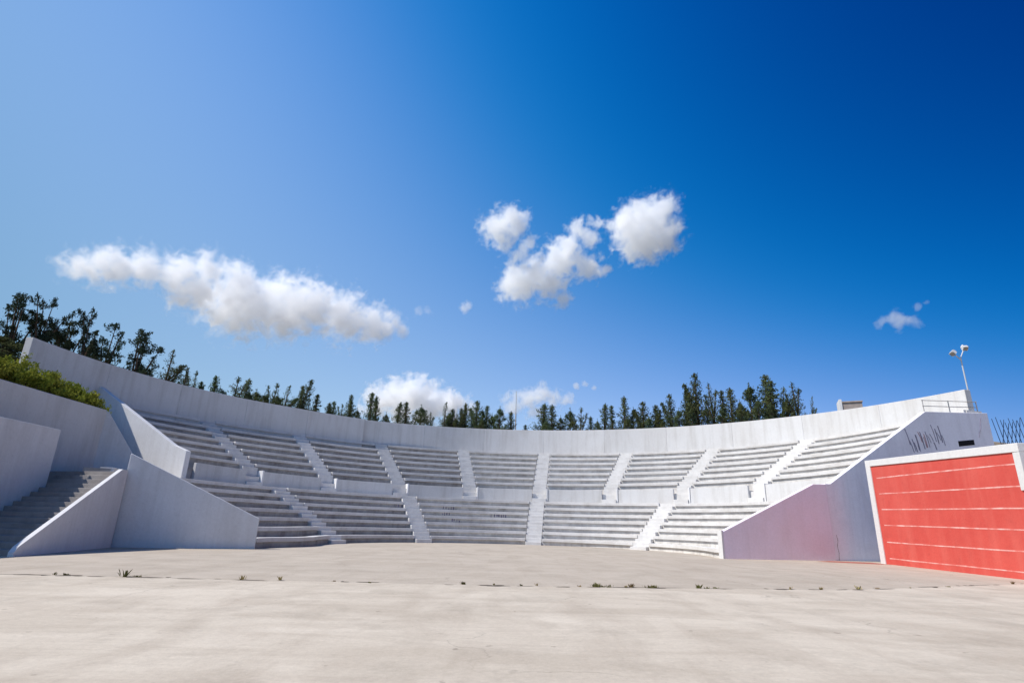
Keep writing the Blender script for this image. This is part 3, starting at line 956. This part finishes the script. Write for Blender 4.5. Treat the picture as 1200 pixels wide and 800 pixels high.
# weeds in the floor joint
def tuft(x, y, r, h, n, seed):
    rg = random.Random(seed); m = MB()
    for _ in range(n):
        a = rg.uniform(0, 6.28); q = rg.random() * r
        b = Vector((x + cos(a) * q, y + sin(a) * q * .5, 0))
        hh = h * rg.uniform(.4, 1.0); o_ = Vector((cos(a), sin(a), 0)) * hh * rg.uniform(.2, .8)
        w = Vector((-sin(a), cos(a), 0)) * .012
        m.add([b - w, b + w, b + o_ * .5 + w * .8 + Vector((0, 0, hh * .7)), b + o_ + Vector((0, 0, hh)), b + o_ * .5 - w * .8 + Vector((0, 0, hh * .7))], [(0, 1, 2, 3, 4)])
    m.tube((x, y, -0.01), (x, y, 0.012), r * .5, r * .35, 7)
    return m.build('weed_tuft', M['weed'], recalc=False)


WEEDS = [(-8.1, .10, .19, 16, 'tallest dry weed tuft in the left part of the floor joint'), (2.05, .12, .085, 30, 'dark green weed tuft in the floor joint under the central stairs'),
         (3.35, .2, .075, 36, 'widest low weed tuft in the floor joint, right of centre')]
rg = random.Random(77)
for i in range(30):
    x = rg.uniform(-9.8, 15.5) if i > 12 else rg.uniform(-9.5, 4.5)
    WEEDS.append((x, rg.uniform(.03, .14), rg.choice((.03, .04, .05, .07, .1)), rg.randint(6, 18), None))
for i, (x, r, h, nn, lb) in enumerate(WEEDS):
    o = tuft(x, joint_y(x) + (rg.uniform(-.12, .12) if lb is None else 0), r, h, nn, 100 + i)
    o.data.materials[0] = M['weed'] if lb or rg.random() < .5 else M['drygrass']
    tag(o, lb or 'tiny weed tuft growing in the long curved floor joint', 'weed', 'weeds in the floor joint')
# dirt washed into the joint
m = MB()
for i in range(70):
    x = rg.uniform(-13, 17); y = joint_y(x) + rg.uniform(-.10, .10)
    ln, dp = rg.choice((.06, .1, .15, .25, .5)) * rg.uniform(.6, 1.4), rg.uniform(.03, .11)
    k = 9; sl_ = (joint_y(x + .2) - joint_y(x - .2)) / .4
    pts = []
    for q in range(k):
        t = 2 * pi * q / k; f = rg.uniform(.55, 1.1)
        pts.append((x + cos(t) * ln * f, y + sl_ * cos(t) * ln * f + sin(t) * dp * f, 0.004))
    m.add(pts, [tuple(range(k))])
tag(m.build('joint_dirt', M['joint']), 'dark dirt washed into the curved joint of the stage floor', 'dirt', kind='stuff')

# ------------------------------------------------------------------ clouds
def cloud_mat(dens, blobs, px1, seed, soft):
    """vapour that thins out towards the ragged edge of a union of soft balls"""
    t = NT('cloud_vapour')
    tc = t.n('ShaderNodeTexCoord')
    nz = t.n('ShaderNodeTexNoise'); nz.inputs['Scale'].default_value = 1 / (13.0 * px1); nz.inputs['Detail'].default_value = 9
    nz.inputs['Roughness'].default_value = 0.64; nz.inputs['Distortion'].default_value = 0.3
    of = t.n('ShaderNodeMapping'); of.inputs['Location'].default_value = (seed * 37.0 * px1, seed * 11.0, 0)
    t.l(tc.outputs['Object'], of.inputs['Vector']); t.l(of.outputs[0], nz.inputs['Vector'])
    f = None
    for c, r in blobs:
        d = t.n('ShaderNodeVectorMath', operation='DISTANCE')
        t.l(tc.outputs['Object'], d.inputs[0]); d.inputs[1].default_value = c
        g = t.math('MULTIPLY_ADD', d.outputs['Value'], -1.0 / r); g.node.inputs[2].default_value = 1.0
        if f is None: f = g
        else:
            sm_ = t.n('ShaderNodeMath', operation='SMOOTH_MAX'); t.l(f, sm_.inputs[0]); t.l(g, sm_.inputs[1]); sm_.inputs[2].default_value = 0.22
            f = sm_.outputs[0]
    e = t.math('ADD', f, t.math('MULTIPLY', t.math('SUBTRACT', nz.outputs['Fac'], 0.55), 2.6))
    e = t.math('MULTIPLY', t.math('SUBTRACT', e, 0.22), 1.0 / soft, True)
    p = t.n('ShaderNodeVolumePrincipled')
    p.inputs['Color'].default_value = (1, 1, 1, 1)
    p.inputs['Anisotropy'].default_value = 0.2
    t.l(t.math('MULTIPLY', t.math('POWER', e, 1.4), dens), p.inputs['Density'])
    t.l(p.outputs[0], t.out.inputs['Volume'])
    return t.m


def cloud(label, blobs, dist, dens, seed, soft):
    rg = random.Random(seed)
    px1 = dist / F_PX
    cs = [ray(px, py).normalized() * dist for px, py, r in blobs]
    org = sum(cs, Vector()) / len(cs)
    bm = bmesh.new(); bl = []
    for (px, py, r), c in zip(blobs, cs):
        rr = r * px1 * 1.48
        q = c - org + Vector((0, rg.uniform(-.5, .5) * rr, 0))
        bl.append((q, rr))
        bmesh.ops.create_icosphere(bm, subdivisions=3, radius=rr * 1.06, matrix=Matrix.Translation(q))
    me = bpy.data.meshes.new('cloud'); bm.to_mesh(me); bm.free()
    o = bpy.data.objects.new('cloud', me); COL.objects.link(o)
    rm = o.modifiers.new('union', 'REMESH'); rm.mode = 'VOXEL'; rm.voxel_size = px1 * 2.2
    bpy.context.view_layer.update()
    me2 = bpy.data.meshes.new_from_object(o.evaluated_get(bpy.context.evaluated_depsgraph_get()))
    o.modifiers.clear(); o.data = me2
    me2.materials.clear(); me2.materials.append(cloud_mat(dens, bl, px1, seed, soft))
    o.location = org + Vector((0, 0, CAM_Z))
    return tag(o, label, 'cloud', 'small cumulus clouds')


CLOUDS = [
    ('long white cloud stretched across the left of the sky above the pines',
     [(94, 314, 15), (116, 312, 19), (140, 314, 21), (170, 311, 20), (200, 318, 20), (228, 325, 20), (255, 325, 22), (280, 318, 13), (232, 345, 25),
      (285, 336, 24), (312, 342, 26), (340, 348, 24), (262, 352, 32), (297, 358, 34), (332, 362, 33), (367, 365, 31), (402, 369, 30), (432, 374, 24), (455, 380, 17), (470, 387, 10)], 1000, .07),
    ('small round white puff at the left of the central cloud cluster', [(587, 272, 23), (602, 265, 19), (576, 270, 10), (590, 285, 11), (612, 262, 8)], 1000, .07),
    ('ragged white cloud rising diagonally in the middle of the sky',
     [(612, 328, 27), (634, 318, 26), (655, 302, 25), (668, 285, 20), (676, 266, 14), (694, 256, 8), (690, 282, 13), (645, 333, 21), (598, 330, 17), (658, 350, 12), (690, 308, 18), (706, 318, 8), (622, 286, 10), (606, 302, 12), (614, 292, 10), (703, 260, 9), (714, 268, 9), (726, 264, 10)], 1000, .065),
    ('compact bright white cloud at the right end of the central cluster', [(752, 272, 29), (757, 252, 25), (773, 249, 22), (770, 278, 25), (738, 264, 20), (757, 295, 13), (787, 272, 10)], 1000, .075),
    ('faint thin cloud wisp high on the right above the floodlight', [(1032, 379, 7), (1045, 377, 10), (1058, 374, 8), (1066, 379, 7), (1075, 360, 4), (1086, 354, 3)], 1000, .03),
    ('wide low white cloud behind the conifers left of the mast', [(448, 470, 18), (462, 463, 22), (485, 464, 22), (508, 470, 22), (530, 476, 19), (550, 480, 12), (470, 480, 18), (500, 484, 18), (530, 490, 14), (424, 480, 8)], 2200, .055),
    ('soft low cloud behind the conifers right of the mast', [(600, 474, 14), (618, 470, 16), (634, 465, 15), (650, 466, 13), (664, 470, 9), (636, 449, 6), (625, 482, 10)], 2200, .024),
    ('tiny separate cloud puff just left of the ragged middle cloud', [(544, 361, 7), (548, 358, 5)], 1000, .05),
    ('faint flat wisp low in the sky above the mast', [(676, 452, 5), (686, 449, 5), (697, 453, 4)], 2200, .03),
    ('pale smudge of cloud at the tip of the long left cloud', [(490, 366, 6), (502, 364, 6)], 1000, .02),
]
for i, (lb, bl, ds, dn) in enumerate(CLOUDS): cloud(lb, bl, ds, dn * 1.1, 3 + i, 0.36)

# ------------------------------------------------------------------ light
SUN_EL = 50.0
sd_ = Vector((-0.975, -0.22, 0)).normalized()
sun_dir = Vector((sd_.x * cos(D(SUN_EL)), sd_.y * cos(D(SUN_EL)), sin(D(SUN_EL))))
ld = bpy.data.lights.new('sun', 'SUN'); ld.energy = 4.1; ld.angle = D(0.53); ld.color = (1.0, 0.955, 0.89)
lo = bpy.data.objects.new('sun', ld); COL.objects.link(lo)
lo.rotation_euler = sun_dir.to_track_quat('Z', 'Y').to_euler(); lo.location = (0, 0, 60)

w = bpy.data.worlds.new('World'); scene.world = w; w.use_nodes = True
nt = w.node_tree; nt.nodes.clear()
sky = nt.nodes.new('ShaderNodeTexSky'); sky.sky_type = 'NISHITA'; sky.sun_disc = False
sky.sun_elevation = D(SUN_EL); sky.sun_rotation = atan2(sun_dir.x, sun_dir.y)
sky.altitude = 200; sky.air_density = 1.0; sky.dust_density = 0.6; sky.ozone_density = 3.0
# deep polarised blue: the clear-sky colour graded smoothly with direction, darkest high on the right, pale towards the sun
def wn(ty, **kw):
    o = nt.nodes.new(ty)
    for k, v in kw.items(): setattr(o, k, v)
    return o
def wmath(op, a, b=0.0, c=None):
    o = wn('ShaderNodeMath', operation=op)
    for i, q in enumerate((a, b) if c is None else (a, b, c)):
        if isinstance(q, (int, float)): o.inputs[i].default_value = q
        else: nt.links.new(q, o.inputs[i])
    return o.outputs[0]
tc = wn('ShaderNodeTexCoord'); sp = wn('ShaderNodeSeparateXYZ'); nt.links.new(tc.outputs['Generated'], sp.inputs[0])
dx, dy, dz = sp.outputs[0], wmath('ABSOLUTE', sp.outputs[1]), wmath('MAXIMUM', sp.outputs[2], 0.0)
xz = wmath('MULTIPLY', dx, dz)
sc_ = wn('ShaderNodeSeparateColor'); nt.links.new(sky.outputs[0], sc_.inputs[0])
def grade(chan, k, lo, hi):
    e = wmath('MULTIPLY_ADD', dx, k[1], k[0]); e = wmath('MULTIPLY_ADD', dy, k[2], e)
    e = wmath('MULTIPLY_ADD', dz, k[3], e); e = wmath('MULTIPLY_ADD', xz, k[4], e)
    g = wmath('MINIMUM', wmath('MAXIMUM', wmath('EXPONENT', e), lo), hi)
    return wmath('MULTIPLY', chan, g)
G_ = grade(sc_.outputs[1], (-1.96, 0.179, 2.111, 0.575, -2.587), 0.22, 1.8)
B_ = grade(sc_.outputs[2], (-1.43, 0.349, 1.545, 1.145, -1.393), 0.45, 1.9)
R_ = wmath('MULTIPLY', wmath('LOGARITHM', wmath('ADD', wmath('EXPONENT', wmath('DIVIDE', wmath('SUBTRACT', G_, 1.60), 0.2)), 1.0), math.e), 0.2)
cc = wn('ShaderNodeCombineColor')
for i, q in enumerate((R_, G_, B_)): nt.links.new(q, cc.inputs[i])
bg = nt.nodes.new('ShaderNodeBackground'); bg.inputs['Strength'].default_value = 0.097
ow = nt.nodes.new('ShaderNodeOutputWorld')
nt.links.new(cc.outputs[0], bg.inputs['Color']); nt.links.new(bg.outputs[0], ow.inputs['Surface'])

scene.view_settings.view_transform = 'Standard'; scene.view_settings.look = 'None'
scene.view_settings.exposure = 0.35; scene.view_settings.gamma = 1.0
scene.cycles.use_denoising = True
scene.cycles.volume_bounces = 48
scene.cycles.volume_step_rate = 1.0
scene.cycles.volume_max_steps = 256
scene.cycles.max_bounces = 48
scene.cycles.diffuse_bounces = 5
